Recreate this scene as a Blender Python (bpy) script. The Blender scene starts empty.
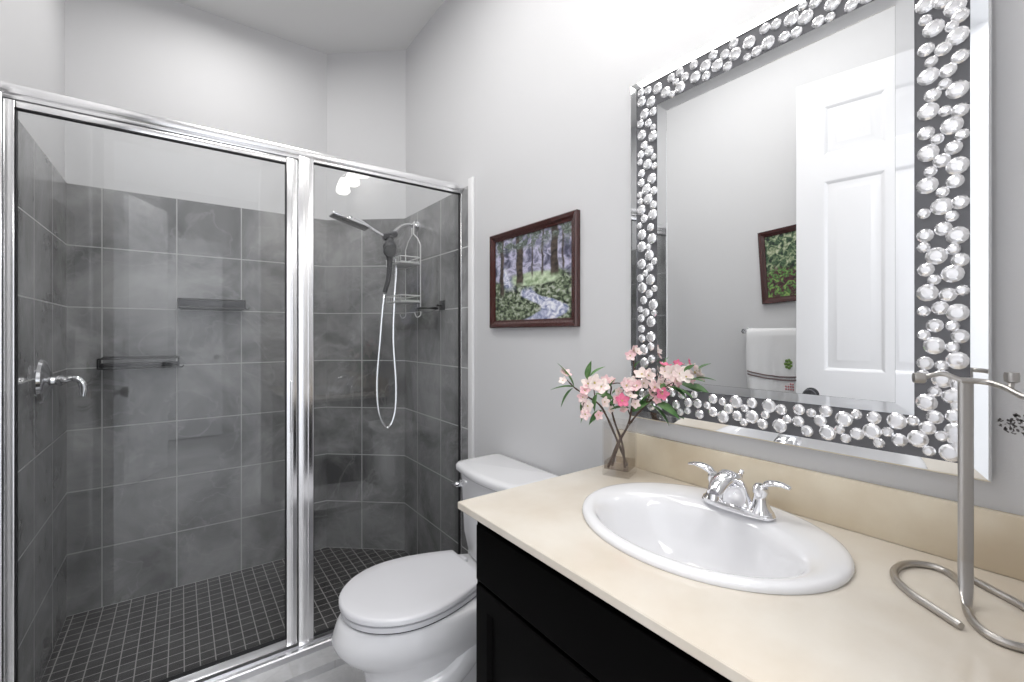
import bpy, bmesh, math, random
from mathutils import Vector, Matrix
C = bpy.context.scene
PI = math.pi
# ------------------------------------------------------------------ camera, world, light, exposure
cam = bpy.data.cameras.new('camera'); camo = bpy.data.objects.new('camera', cam); C.collection.objects.link(camo)
cam.sensor_width = 36; cam.lens = 449.9/1024*36; cam.shift_y = -7.1/1024; cam.clip_start = 0.01
camo.location = (0, 0, 1.28); camo.rotation_euler = (PI/2, 0, -math.radians(36.33)); C.camera = camo
C.view_settings.view_transform = 'Standard'; C.view_settings.look = 'None'
C.view_settings.gamma = 1; C.view_settings.use_curve_mapping = False; C.view_settings.exposure = 0.53
w = bpy.data.worlds.new('world'); C.world = w; w.use_nodes = True
w.node_tree.nodes['Background'].inputs[0].default_value = (0.93, 0.96, 1, 1); w.node_tree.nodes['Background'].inputs[1].default_value = 1.3
def area(name, loc, rot, sx, sy, power, col=(1, 1, 1)):
    l = bpy.data.lights.new(name, 'AREA'); l.shape = 'RECTANGLE'; l.size = sx; l.size_y = sy; l.energy = power; l.color = col
    o = bpy.data.objects.new(name, l); C.collection.objects.link(o); o.location = loc; o.rotation_euler = rot; return o
area('ceiling_fill_light', (0.3, 1.15, 2.97), (0, 0, 0), 0.7, 1.0, 11.5, (1, 0.985, 0.96))  # added soft fill under the ceiling, no known lamp there
area('shower_fill_light', (0.15, 2.42, 2.97), (0, 0, 0), 0.35, 0.35, 3.8, (1, 0.985, 0.96))  # added fill to brighten the shower, not an actual fitting
area('hall_fill_light', (0.1, -0.85, 2.97), (0, 0, 0), 1.1, 1.1, 34, (1, 1, 1))  # added fill from behind the doorway, no actual hall lamp

# ------------------------------------------------------------------ materials
def nt(name):
    m = bpy.data.materials.new(name); m.use_nodes = True; t = m.node_tree
    return m, t, t.nodes['Principled BSDF']
def pm(name, col, rough=0.5, metal=0.0, spec=0.5, coat=0.0, noise=None, bump=0.0, bscale=200):
    m, t, b = nt(name)
    b.inputs['Base Color'].default_value = (*col, 1); b.inputs['Roughness'].default_value = rough
    b.inputs['Metallic'].default_value = metal; b.inputs['Specular IOR Level'].default_value = spec
    b.inputs['Coat Weight'].default_value = coat; b.inputs['Coat Roughness'].default_value = 0.05
    tc = t.nodes.new('ShaderNodeTexCoord')
    if noise:
        sc, col2, lo, hi = noise
        n = t.nodes.new('ShaderNodeTexNoise'); n.inputs['Scale'].default_value = sc; n.inputs['Detail'].default_value = 8
        r = t.nodes.new('ShaderNodeValToRGB'); r.color_ramp.elements[0].position = lo; r.color_ramp.elements[1].position = hi
        r.color_ramp.elements[0].color = (*col, 1); r.color_ramp.elements[1].color = (*col2, 1)
        t.links.new(tc.outputs['Object'], n.inputs['Vector']); t.links.new(n.outputs['Fac'], r.inputs['Fac']); t.links.new(r.outputs['Color'], b.inputs['Base Color'])
    if bump:
        n = t.nodes.new('ShaderNodeTexNoise'); n.inputs['Scale'].default_value = bscale; n.inputs['Detail'].default_value = 3
        bp = t.nodes.new('ShaderNodeBump'); bp.inputs['Strength'].default_value = bump; bp.inputs['Distance'].default_value = 0.002
        t.links.new(tc.outputs['Object'], n.inputs['Vector']); t.links.new(n.outputs['Fac'], bp.inputs['Height']); t.links.new(bp.outputs['Normal'], b.inputs['Normal'])
    return m
def tile_mat(name, pitch, mortar, ca, cb, grout, rough, nscale=3.0, vein=None, var=0.0, off=(0, 0)):
    m, t, b = nt(name); N = t.nodes; L = t.links
    uv = N.new('ShaderNodeUVMap'); mp = N.new('ShaderNodeMapping'); mp.inputs['Location'].default_value = (off[0], off[1], 0)
    L.new(uv.outputs[0], mp.inputs[0])
    br = N.new('ShaderNodeTexBrick'); br.offset = 0; br.squash = 1
    br.inputs['Scale'].default_value = 1; br.inputs['Brick Width'].default_value = pitch; br.inputs['Row Height'].default_value = pitch
    br.inputs['Mortar Size'].default_value = mortar; br.inputs['Mortar Smooth'].default_value = 0.1; br.inputs['Bias'].default_value = 0
    br.inputs['Color1'].default_value = (0.5-var, 0.5-var, 0.5-var, 1); br.inputs['Color2'].default_value = (0.5+var, 0.5+var, 0.5+var, 1)
    br.inputs['Mortar'].default_value = (0.5, 0.5, 0.5, 1)
    L.new(mp.outputs[0], br.inputs['Vector'])
    tc = N.new('ShaderNodeTexCoord')
    n = N.new('ShaderNodeTexNoise'); n.inputs['Scale'].default_value = nscale; n.inputs['Detail'].default_value = 9; n.inputs['Roughness'].default_value = 0.62; n.inputs['Distortion'].default_value = 0.6
    L.new(tc.outputs['Object'], n.inputs['Vector'])
    r = N.new('ShaderNodeValToRGB'); r.color_ramp.elements[0].position = 0.34; r.color_ramp.elements[1].position = 0.66
    r.color_ramp.elements[0].color = (*ca, 1); r.color_ramp.elements[1].color = (*cb, 1); L.new(n.outputs['Fac'], r.inputs['Fac'])
    mul = N.new('ShaderNodeMix'); mul.data_type = 'RGBA'; mul.blend_type = 'OVERLAY'; mul.inputs[0].default_value = 1
    L.new(r.outputs['Color'], mul.inputs[6]); L.new(br.outputs['Color'], mul.inputs[7])
    src = mul.outputs[2]
    if vein:
        v = N.new('ShaderNodeTexNoise'); v.inputs['Scale'].default_value = nscale*0.7; v.inputs['Detail'].default_value = 6; v.inputs['Distortion'].default_value = 2.2
        L.new(tc.outputs['Object'], v.inputs['Vector'])
        vr = N.new('ShaderNodeValToRGB'); e = vr.color_ramp.elements; e[0].position = 0.485; e[1].position = 0.515; e[0].color = e[1].color = (0, 0, 0, 1)
        k = e.new(0.5); k.color = (1, 1, 1, 1); L.new(v.outputs['Fac'], vr.inputs['Fac'])
        mv = N.new('ShaderNodeMix'); mv.data_type = 'RGBA'; ml = N.new('ShaderNodeMath'); ml.operation = 'MULTIPLY'; ml.inputs[1].default_value = 0.22
        L.new(vr.outputs['Color'], ml.inputs[0]); L.new(ml.outputs[0], mv.inputs[0]); L.new(src, mv.inputs[6]); mv.inputs[7].default_value = (*vein, 1); src = mv.outputs[2]
    mg = N.new('ShaderNodeMix'); mg.data_type = 'RGBA'; L.new(br.outputs['Fac'], mg.inputs[0]); L.new(src, mg.inputs[6]); mg.inputs[7].default_value = (*grout, 1)
    L.new(mg.outputs[2], b.inputs['Base Color'])
    mr = N.new('ShaderNodeMapRange'); mr.inputs[3].default_value = rough; mr.inputs[4].default_value = 0.8; L.new(br.outputs['Fac'], mr.inputs[0]); L.new(mr.outputs[0], b.inputs['Roughness'])
    bp = N.new('ShaderNodeBump'); bp.invert = True; bp.inputs['Strength'].default_value = 0.4; bp.inputs['Distance'].default_value = 0.002
    L.new(br.outputs['Fac'], bp.inputs['Height']); L.new(bp.outputs['Normal'], b.inputs['Normal'])
    return m
def glass_mat(name, tint=(0.97, 0.985, 0.98), ior=1.5):
    m = bpy.data.materials.new(name); m.use_nodes = True; t = m.node_tree; N = t.nodes; N.clear()
    o = N.new('ShaderNodeOutputMaterial'); mx = N.new('ShaderNodeMixShader'); tr = N.new('ShaderNodeBsdfTransparent'); gl = N.new('ShaderNodeBsdfGlossy'); fr = N.new('ShaderNodeFresnel')
    tr.inputs[0].default_value = (*tint, 1); gl.inputs['Roughness'].default_value = 0.0; fr.inputs[0].default_value = ior
    ge = N.new('ShaderNodeNewGeometry'); mm = N.new('ShaderNodeMix'); mm.inputs[2].default_value = ior; mm.inputs[3].default_value = 1/ior
    t.links.new(ge.outputs['Backfacing'], mm.inputs[0]); t.links.new(mm.outputs[0], fr.inputs[0])
    t.links.new(fr.outputs[0], mx.inputs[0]); t.links.new(tr.outputs[0], mx.inputs[1]); t.links.new(gl.outputs[0], mx.inputs[2]); t.links.new(mx.outputs[0], o.inputs[0])
    return m
def emis(name, col, s):
    m, t, b = nt(name); b.inputs['Base Color'].default_value = (*col, 1); b.inputs['Emission Color'].default_value = (*col, 1); b.inputs['Emission Strength'].default_value = s; return m
M = {}
M['wall'] = pm('painted_wall', (0.67, 0.67, 0.682), 0.6, spec=0.3, bump=0.12, bscale=260)
M['ceil'] = pm('painted_ceiling', (0.80, 0.80, 0.80), 0.8, spec=0.2, bump=0.2, bscale=150)
M['tile'] = tile_mat('grey_wall_tile', 0.2915, 0.0028, (0.135, 0.135, 0.138), (0.38, 0.38, 0.385), (0.52, 0.52, 0.52), 0.2, 2.8, (0.50, 0.50, 0.505), 0.05)
M['mosaic'] = tile_mat('dark_mosaic_tile', 0.0525, 0.0022, (0.024, 0.022, 0.022), (0.062, 0.059, 0.059), (0.42, 0.41, 0.40), 0.35, 14, None, 0.12)
M['floor'] = tile_mat('pale_marble_floor', 0.46, 0.003, (0.42, 0.42, 0.43), (0.66, 0.66, 0.67), (0.45, 0.45, 0.45), 0.2, 3.0, (0.34, 0.34, 0.35), 0.03)
M['white'] = pm('white_paint', (0.82, 0.82, 0.83), 0.35)
M['door'] = pm('white_door_paint', (0.84, 0.84, 0.86), 0.3)
M['chrome'] = pm('chrome', (0.86, 0.86, 0.88), 0.06, 1)
M['alu'] = pm('polished_aluminium', (0.93, 0.93, 0.94), 0.2, 1)
M['nickel'] = pm('brushed_nickel', (0.50, 0.48, 0.46), 0.30, 1, bump=0.1, bscale=400)
M['seal'] = pm('black_seal', (0.012, 0.012, 0.014), 0.5)
M['black'] = pm('black_wire_coating', (0.02, 0.02, 0.022), 0.35)
M['smoke'] = pm('smoked_plastic', (0.045, 0.045, 0.05), 0.25)
M['glass'] = glass_mat('shower_glass', (0.98, 0.985, 0.985), 1.52)
M['vaseglass'] = glass_mat('vase_glass', (0.975, 0.97, 0.965), 1.5)
M['water'] = glass_mat('vase_water', (0.86, 0.82, 0.79), 1.33)
M['porc'] = pm('white_porcelain', (0.80, 0.80, 0.82), 0.08, coat=0.3)
M['seat'] = pm('white_seat_plastic', (0.72, 0.72, 0.75), 0.22)
M['counter'] = pm('cream_marble', (0.64, 0.57, 0.48), 0.16, noise=(5, (0.72, 0.67, 0.595), 0.35, 0.62), coat=0.2)
M['splash'] = pm('beige_marble', (0.63, 0.53, 0.39), 0.16, noise=(6, (0.75, 0.67, 0.53), 0.35, 0.65), coat=0.2)
M['cab'] = pm('black_cabinet_paint', (0.0014, 0.0012, 0.0012), 0.45, spec=0.035)
M['mirror'] = pm('silvered_mirror', (0.90, 0.91, 0.915), 0.0, 1)
M['bevel'] = pm('bevelled_mirror', (0.86, 0.87, 0.88), 0.03, 1)
M['slate'] = pm('grey_gem_bed', (0.14, 0.14, 0.15), 0.25, 0.3)
M['gem'] = pm('silver_backed_crystal', (0.93, 0.93, 0.945), 0.08, 0.72, coat=1.0)
M['mahog'] = pm('mahogany_frame', (0.055, 0.014, 0.012), 0.25, coat=0.4)
M['twig'] = pm('brown_twig', (0.085, 0.05, 0.035), 0.7)
M['leaf'] = pm('green_leaf', (0.075, 0.19, 0.055), 0.45, noise=(30, (0.20, 0.36, 0.14), 0.4, 0.7))
M['pink'] = pm('pink_petal', (0.86, 0.52, 0.56), 0.6, noise=(60, (0.95, 0.78, 0.76), 0.35, 0.65))
M['blush'] = pm('blush_petal', (0.93, 0.74, 0.72), 0.6, noise=(60, (0.96, 0.86, 0.80), 0.35, 0.65))
M['rose'] = pm('deep_pink_petal', (0.80, 0.20, 0.34), 0.6)
M['stamen'] = pm('yellow_green_stamen', (0.55, 0.45, 0.16), 0.6)
M['towel'] = pm('white_terry', (0.82, 0.82, 0.83), 0.95, spec=0.1, bump=0.9, bscale=500)
M['braid'] = pm('dark_towel_trim', (0.17, 0.12, 0.12), 0.8)
M['emb'] = pm('green_embroidery', (0.16, 0.26, 0.07), 0.8)
M['redemb'] = pm('red_embroidery', (0.55, 0.22, 0.24), 0.8)
M['caddy'] = pm('white_wire_coating', (0.72, 0.72, 0.72), 0.3)
M['frost'] = pm('frosted_shelf', (0.62, 0.63, 0.62), 0.3)
M['soap'] = pm('clear_dish', (0.6, 0.6, 0.6), 0.1, 0.3)
M['bulb'] = emis('lit_glass_shade', (1, 0.97, 0.92), 10)
M['fillglow'] = emis('ceiling_fill_glow', (1, 0.98, 0.95), 3)  # unused glow for the added ceiling fill
M['sill'] = pm('satin_aluminium', (0.66, 0.66, 0.68), 0.28, 1)
M['fleck'] = pm('grey_transfer', (0.16, 0.15, 0.15), 0.7)
M['paper'] = pm('white_paper', (0.8, 0.8, 0.8), 0.9)

# ------------------------------------------------------------------ mesh helpers
class MB:
    def __init__(s): s.bm = bmesh.new()
    def box(s, x0, x1, y0, y1, z0, z1, bev=0.0, mat=None, seg=2):
        vs = [(x, y, z) for x in (x0, x1) for y in (y0, y1) for z in (z0, z1)]
        t = bmesh.new(); v = [t.verts.new(p) for p in vs]
        for f in ((0, 1, 3, 2), (4, 6, 7, 5), (0, 4, 5, 1), (2, 3, 7, 6), (0, 2, 6, 4), (1, 5, 7, 3)): t.faces.new([v[i] for i in f])
        if bev: bmesh.ops.bevel(t, geom=t.edges[:], offset=bev, segments=seg, profile=0.5, affect='EDGES')
        s.add(t, mat); return s
    def add(s, t, mat=None):
        if mat is not None: bmesh.ops.transform(t, matrix=mat, verts=t.verts[:])
        me = bpy.data.meshes.new('tmp'); t.to_mesh(me); t.free(); s.bm.from_mesh(me); bpy.data.meshes.remove(me)
    def rings(s, rings, cap0=True, cap1=True, closed=True):
        bm = s.bm; R = [[bm.verts.new(p) for p in r] for r in rings]; n = len(R[0])
        for a, b in zip(R, R[1:]):
            for i in range(n if closed else n-1):
                j = (i+1) % n
                try: bm.faces.new((a[i], a[j], b[j], b[i]))
                except ValueError: pass
        if cap0: bm.faces.new(R[0][::-1])
        if cap1: bm.faces.new(R[-1])
        return s
    def tube(s, pts, r, n=10, closed=False, sy=1.0, up=None):
        pts = [Vector(p) for p in pts]; m = len(pts); rr = r if isinstance(r, (list, tuple)) else [r]*m
        prev = None; rings = []
        for i, p in enumerate(pts):
            a = pts[i-1] if (i > 0 or closed) else p; b = pts[(i+1) % m] if (i < m-1 or closed) else p
            d = (b-a).normalized()
            if up is not None: u = Vector(up)
            else: u = prev if prev is not None else (Vector((0, 0, 1)) if abs(d.z) < 0.9 else Vector((1, 0, 0)))
            x = (u-d*u.dot(d))
            if x.length < 1e-6: x = d.orthogonal()
            x.normalize(); prev = x; y = d.cross(x)
            rings.append([p + x*math.cos(2*PI*k/n)*rr[i]*sy + y*math.sin(2*PI*k/n)*rr[i] for k in range(n)])
        if closed: rings.append(rings[0]); s.rings(rings, False, False); bmesh.ops.remove_doubles(s.bm, verts=s.bm.verts[:], dist=1e-6)
        else: s.rings(rings)
        return s
    def lathe(s, prof, origin=(0, 0, 0), axis=(0, 0, 1), n=24, sx=1, sy=1):
        ax = Vector(axis).normalized(); q = Vector((0, 0, 1)).rotation_difference(ax); o = Vector(origin)
        rs = []
        for r, h in prof:
            r = max(r, 1e-5)
            rs.append([o + q @ Vector((r*math.cos(2*PI*k/n)*sx, r*math.sin(2*PI*k/n)*sy, h)) for k in range(n)])
        s.rings(rs); return s
    def quad(s, pts, uvs=None):
        f = s.bm.faces.new([s.bm.verts.new(p) for p in pts])
        if uvs:
            l = s.bm.loops.layers.uv.verify()
            for lo, uvv in zip(f.loops, uvs): lo[l].uv = uvv
        return f
    def build(s, name, mat, parent=None, smooth=35, keep=False):
        bm = s.bm
        if not keep: bmesh.ops.recalc_face_normals(bm, faces=bm.faces[:])
        me = bpy.data.meshes.new(name); bm.to_mesh(me); bm.free()
        for mm in (mat if isinstance(mat, list) else [mat]): me.materials.append(mm)
        if smooth:
            for p in me.polygons: p.use_smooth = True
            me.set_sharp_from_angle(angle=math.radians(smooth))
        o = bpy.data.objects.new(name, me); C.collection.objects.link(o)
        if parent is not None:
            o.parent = parent; o.matrix_parent_inverse = Matrix.Translation(-Vector(parent.location))
        return o
def box(name, a, mat, parent=None, bev=0.0): return MB().box(*a, bev=bev).build(name, mat, parent)
def tag(o, label=None, cat=None, group=None, kind=None):
    if label: o['label'] = label
    if cat: o['category'] = cat
    if group: o['group'] = group
    if kind: o['kind'] = kind
    return o
def thing(name, loc, label, cat, group=None):
    o = bpy.data.objects.new(name, None); o.empty_display_size = 0.05; C.collection.objects.link(o); o.location = loc
    return tag(o, label, cat, group)
def struct(o): o['kind'] = 'structure'; return o
def bez(p, n=8):
    p = [Vector(q) for q in p]; out = []
    for i in range(len(p)-1):
        p0 = p[max(i-1, 0)]; p1 = p[i]; p2 = p[i+1]; p3 = p[min(i+2, len(p)-1)]
        for k in range(n):
            t = k/n; out.append(0.5*((2*p1)+(p2-p0)*t+(2*p0-5*p1+4*p2-p3)*t*t+(3*p1-p0-3*p2+p3)*t**3))
    out.append(p[-1]); return out
# measured directions: a pixel's ray is only used to place real points at a stated depth
FL = 449.9; AA = math.radians(36.33); SA, CA = math.sin(AA), math.cos(AA)

# ------------------------------------------------------------------ room shell
XR, XL, YB = 1.114, -0.441, 2.951
ZC = 3.03
DX0, DY1 = 0.734, 2.620
def slab(name, pts, z0, z1, mat, uv=None, parent=None):
    """vertical or flat quad given an extruded footprint polygon (list of xy)"""
    b = MB(); b.rings([[(x, y, z0) for x, y in pts], [(x, y, z1) for x, y in pts]]); return b.build(name, mat, parent, smooth=0)
def tiled(name, p0, p1, z0, z1, th, mat, u0=0.0, zoff=0.0):
    """tile panel on a wall from p0 to p1 (tile face on the line), thickness th to the right of p0->p1"""
    p0 = Vector(p0); p1 = Vector(p1); d = (p1-p0); L = d.length; d.normalize(); n = Vector((d.y, -d.x))*th
    b = MB(); a, c = p0, p1
    def P(q, z): return (q.x, q.y, z)
    b.quad([P(a, z0), P(c, z0), P(c, z1), P(a, z1)], [(u0, z0-zoff), (u0+L, z0-zoff), (u0+L, z1-zoff), (u0, z1-zoff)])
    b.quad([P(a+n, z0), P(a+n, z1), P(c+n, z1), P(c+n, z0)], [(u0, z0-zoff), (u0, z1-zoff), (u0+L, z1-zoff), (u0+L, z0-zoff)])
    b.quad([P(a, z1), P(c, z1), P(c+n, z1), P(a+n, z1)], [(u0+.01, .05)]*4)
    b.quad([P(a, z0), P(a+n, z0), P(c+n, z0), P(c, z0)], [(u0+.01, .05)]*4)
    b.quad([P(a, z0), P(a, z1), P(a+n, z1), P(a+n, z0)], [(.05, .05)]*4)
    b.quad([P(c, z0), P(c+n, z0), P(c+n, z1), P(c, z1)], [(.05, .05)]*4)
    o = b.build(name, mat, smooth=0, keep=True); return struct(o)
T = 0.008
struct(box('wall_right', (XR, XR+0.1, -0.1, DY1+0.06, -0.1, ZC), M['wall']))
struct(slab('wall_diagonal', [(XR, DY1), (XR+0.1, DY1+0.06), (DX0+0.05, YB+0.1), (DX0, YB)], -0.1, ZC, M['wall']))
struct(box('wall_back', (XL-0.1, DX0+0.05, YB, YB+0.1, -0.1, ZC), M['wall']))
struct(box('wall_left', (XL-0.1, XL, -0.1, YB+0.1, -0.1, ZC), M['wall']))
struct(box('ceiling', (-1.3, XR+0.5, -3.1, YB+0.1, ZC, ZC+0.08), M['ceil']))
b = MB(); b.box(XL, -0.41, -0.12, 0.14, 0, ZC); b.box(0.50, XR, -0.12, 0.005, 0, ZC); b.box(-0.41, 0.50, -0.12, 0.005, 2.54, ZC)
struct(b.build('wall_front', M['wall'], smooth=0))
def floorquad(name, x0, x1, y0, y1, z, th, mat, ox=0, oy=0):
    b = MB(); b.quad([(x0, y0, z), (x1, y0, z), (x1, y1, z), (x0, y1, z)], [(x0-ox, y0-oy), (x1-ox, y0-oy), (x1-ox, y1-oy), (x0-ox, y1-oy)])
    b.quad([(x0, y0, z-th), (x0, y1, z-th), (x1, y1, z-th), (x1, y0, z-th)], [(0.05, 0.05)]*4)
    for A, B in (((x0, y0), (x1, y0)), ((x1, y0), (x1, y1)), ((x1, y1), (x0, y1)), ((x0, y1), (x0, y0))):
        L = abs(A[0]-B[0])+abs(A[1]-B[1])
        b.quad([(*A, z-th), (*B, z-th), (*B, z), (*A, z)], [(0.01, 0.1), (L, 0.1), (L, 0.1+th), (0.01, 0.1+th)])
    return struct(b.build(name, mat, smooth=0, keep=True))
floorquad('floor', -1.3, XR+0.1, -3.1, 1.80, 0, 0.1, M['floor'], 0.33, 0.29)
floorquad('floor_shower', XL-0.02, XR+0.02, 1.80, YB+0.02, -0.05, 0.05, M['mosaic'], 0.01, 0.02)
floorquad('trim_1', XL, XR, 1.79, 1.985, 0.03, 0.08, M['floor'], 0.33, 0.15)
# tiles
zo = -0.05
tiled('wall_tile_back', (XL, YB-T), (DX0, YB-T), zo, 1.99, -T+0.0005, M['tile'], u0=XL+0.31+0.2915, zoff=zo)
tiled('wall_tile_diagonal', (DX0-0.003, YB-T), (XR-T, DY1-0.003), zo, 1.99, -T+0.0005, M['tile'], u0=0.2915-0.226, zoff=zo)
tiled('wall_tile_right', (XR-T, DY1), (XR-T, 1.855), zo, 1.99, -T+0.0005, M['tile'], u0=0.2915*2-(DY1-2.14)+0.0, zoff=zo)
tiled('wall_tile_left', (XL+T, 1.84), (XL+T, YB), zo, 1.99, -T+0.0005, M['tile'], u0=1.84-2.36+0.2915*2, zoff=zo)
b = MB(); b.box(XR-0.012, XR-0.0002, 1.812, 1.855, 0.0, 2.02, 0.003); struct(b.build('trim_2', M['white']))
b = MB(); b.box(XL+0.0002, XL+0.012, 1.80, 1.84, 0.0, 2.02, 0.003); struct(b.build('trim_3', M['white']))
struct(box('baseboard_left', (XL, XL+0.012, 0.17, 1.79, 0, 0.10), M['white'], bev=0.003))
# hall behind the doorway (seen only in the reflections)
struct(box('wall_hall', (-1.3, 1.2, -3.1, -3.0, 0, ZC), M['wall']))
b = MB(); b.box(-0.41, -0.39, -0.12, 0.01, 0, 2.54); b.box(0.48, 0.50, -0.12, 0.01, 0, 2.54); b.box(-0.41, 0.50, -0.12, 0.01, 2.52, 2.54)
b.box(0.482, 0.55, 0.005, 0.018, 0, 2.60, 0.003); b.box(-0.40, 0.55, 0.005, 0.018, 2.53, 2.60, 0.003)
struct(b.build('trim_4', M['white'], smooth=0))

def panel_door(name, p0, p1, ht, label, knob=None, hinges=True):
    """six panel door: p0 free edge, p1 hinge edge"""
    p0 = Vector((*p0, 0)); p1 = Vector((*p1, 0)); d = (p1-p0); W = d.length; ang = math.atan2(d.y, d.x)
    t = thing(name, (p0.x, p0.y, 0), label, 'door'); t.rotation_euler = (0, 0, ang)
    s = W/0.768; st, pw = 0.109*s, 0.227*s
    cols = [(st, st+pw), (W-st-pw, W-st)]; rows = [(0.22, 0.86), (1.09, 1.975), (2.09, 2.325)]
    rows = [(a*ht/2.455, c*ht/2.455) for a, c in rows]
    bm = MB(); TH = 0.0175
    xs = [0, cols[0][0], cols[0][1], cols[1][0], cols[1][1], W]; zs = [0.012]+[q for r in rows for q in r]+[ht]
    for side in (-1, 1):
        y = side*TH
        for i in range(5):
            for j in range(len(zs)-1):
                x0, x1, z0, z1 = xs[i], xs[i+1], zs[j], zs[j+1]
                if i in (1, 3) and j in (1, 3, 5):
                    lv = [(0, 0), (0.006, -0.002), (0.016, -0.008), (0.030, -0.008), (0.052, -0.002), (0.054, -0.002)]
                    rr = [[(x0+o, y+side*dp, z0+o), (x1-o, y+side*dp, z0+o), (x1-o, y+side*dp, z1-o), (x0+o, y+side*dp, z1-o)] for o, dp in lv]
                    bm.rings(rr, cap0=False, cap1=True)
                else: bm.quad([(x0, y, z0), (x1, y, z0), (x1, y, z1), (x0, y, z1)])
    z0, z1 = zs[0], zs[-1]
    for q in ([(0, -TH, z0), (0, TH, z0), (0, TH, z1), (0, -TH, z1)], [(W, -TH, z0), (W, TH, z0), (W, TH, z1), (W, -TH, z1)], [(0, -TH, z1), (W, -TH, z1), (W, TH, z1), (0, TH, z1)], [(0, -TH, z0), (W, -TH, z0), (W, TH, z0), (0, TH, z0)]): bm.quad(q)
    bmesh.ops.remove_doubles(bm.bm, verts=bm.bm.verts[:], dist=1e-5)
    o = bm.build('door_leaf', M['door'], smooth=20); o.parent = t
    if knob:
        k = MB()
        for sd in (-1, 1): k.lathe([(0.032, 0), (0.032, 0.006), (0.012, 0.010), (0.011, 0.028), (0.022, 0.036), (0.029, 0.048), (0.026, 0.058), (0.0, 0.062)], (0.063, sd*TH, knob), (0, sd, 0), 24)
        o = k.build('door_knob', M['smoke']); o.parent = t; o['label'] = 'dark round door knob'
    if hinges:
        for z in (0.25, 1.2, 2.2):
            o = MB().tube([(W+0.004, TH, z-0.05), (W+0.004, TH, z+0.05)], 0.006).build('hinge', M['nickel']); o.parent = t
    return t
panel_door('bathroom_door', (-0.280, 0.955), (-0.409, 0.190), 2.49, 'white six panel door standing open along the left wall, seen in the vanity mirror', knob=0.99)
panel_door('hall_door', (-0.12, -1.56), (-0.365, -1.06), 2.44, 'white panelled door leaf standing ajar, faintly mirrored in the upper left of the shower glass', knob=0.99)
panel_door('closet_door', (0.42, -2.92), (-0.34, -2.92), 2.44, 'closed white six panel door seen head-on, faintly mirrored mid shower door glass', knob=0.99)

# ------------------------------------------------------------------ shower enclosure
YG = 1.922
en = thing('shower_enclosure', (0.35, YG, 0.03), 'framed clear glass shower enclosure with a polished metal frame and swinging door', 'shower enclosure')
XA, XB = XL+T+0.001, XR-T-0.001
h = MB(); h.box(XA, XB, YG-0.024, YG+0.022, 1.975, 2.003, 0.005); h.box(XA, XB, YG-0.016, YG+0.014, 1.962, 1.976, 0.002)
h.build('header_rail', M['alu'], en)
h = MB(); h.rings([[(x, YG-0.040, 0.030), (x, YG+0.036, 0.030), (x, YG+0.034, 0.046), (x, YG+0.018, 0.062), (x, YG-0.018, 0.066), (x, YG-0.022, 0.058), (x, YG-0.036, 0.056), (x, YG-0.040, 0.052)] for x in (XA, XB)])
h.build('sill_rail', M['sill'], en, smooth=15)
MB().box(XA, XA+0.018, YG-0.02, YG+0.02, 0.03, 1.975, 0.003).build('wall_jamb', M['alu'], en)
MB().box(XB-0.010, XB, YG-0.014, YG+0.014, 0.06, 1.975, 0.002).build('wall_jamb', M['alu'], en)
h = MB(); h.box(0.368, 0.424, YG-0.020, YG+0.018, 0.055, 1.976, 0.004); h.box(0.384, 0.388, YG-0.0225, YG-0.018, 0.07, 1.97, 0.001); h.box(0.402, 0.406, YG-0.0225, YG-0.018, 0.07, 1.97, 0.001)
h.build('strike_post', M['alu'], en)
fg = MB().box(0.420, XB-0.008, YG-0.003, YG+0.003, 0.068, 1.968).build('fixed_pane', M['glass'], en, smooth=0)
h = MB(); x0, x1, z0, z1, tt = 0.4235, XB-0.0095, 0.072, 1.966, 0.004
for a in ((x0, x0+tt, z0, z1), (x1-tt, x1, z0, z1), (x0, x1, z0, z0+tt), (x0, x1, z1-tt*1.6, z1)): h.box(a[0], a[1], YG-0.007, YG+0.007, a[2], a[3])
h.build('rubber_seal', M['seal'], en, smooth=0)
h = MB(); dl, dr, db, dt = XA+0.020, 0.364, 0.074, 1.960
for a in ((dl, -0.389, db, dt), (0.326, dr, db, dt), (-0.3885, 0.3255, db+.001, 0.108), (-0.3885, 0.3255, 1.938, dt-.001)): h.box(a[0], a[1], YG-0.014, YG+0.012, a[2], a[3], 0.003)
h.box(0.345, 0.350, YG-0.022, YG-0.012, db+0.01, dt-0.01, 0.002)
door = h.build('door_frame', M['alu'], en)
MB().box(-0.393, 0.330, YG-0.003, YG+0.003, 0.104, 1.942).build('glass_pane', M['glass'], door, smooth=0).matrix_parent_inverse = Matrix.Translation(-Vector(en.location))
h = MB(); x0, x1, z0, z1, tt = -0.390, 0.327, 0.107, 1.939, 0.0035
for a in ((x0, x0+tt, z0, z1), (x1-tt, x1, z0, z1), (x0, x1, z0, z0+tt), (x0, x1, z1-tt, z1)): h.box(a[0], a[1], YG-0.0155, YG+0.004, a[2], a[3])
h.build('glass_gasket', M['seal'], door, smooth=0)
h = MB(); h.box(0.338, 0.347, YG-0.034, YG-0.014, 0.90, 1.10, 0.004)
h.build('door_pull', M['alu'], door)
for o in door.children: o.matrix_parent_inverse = Matrix.Identity(4)
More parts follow.
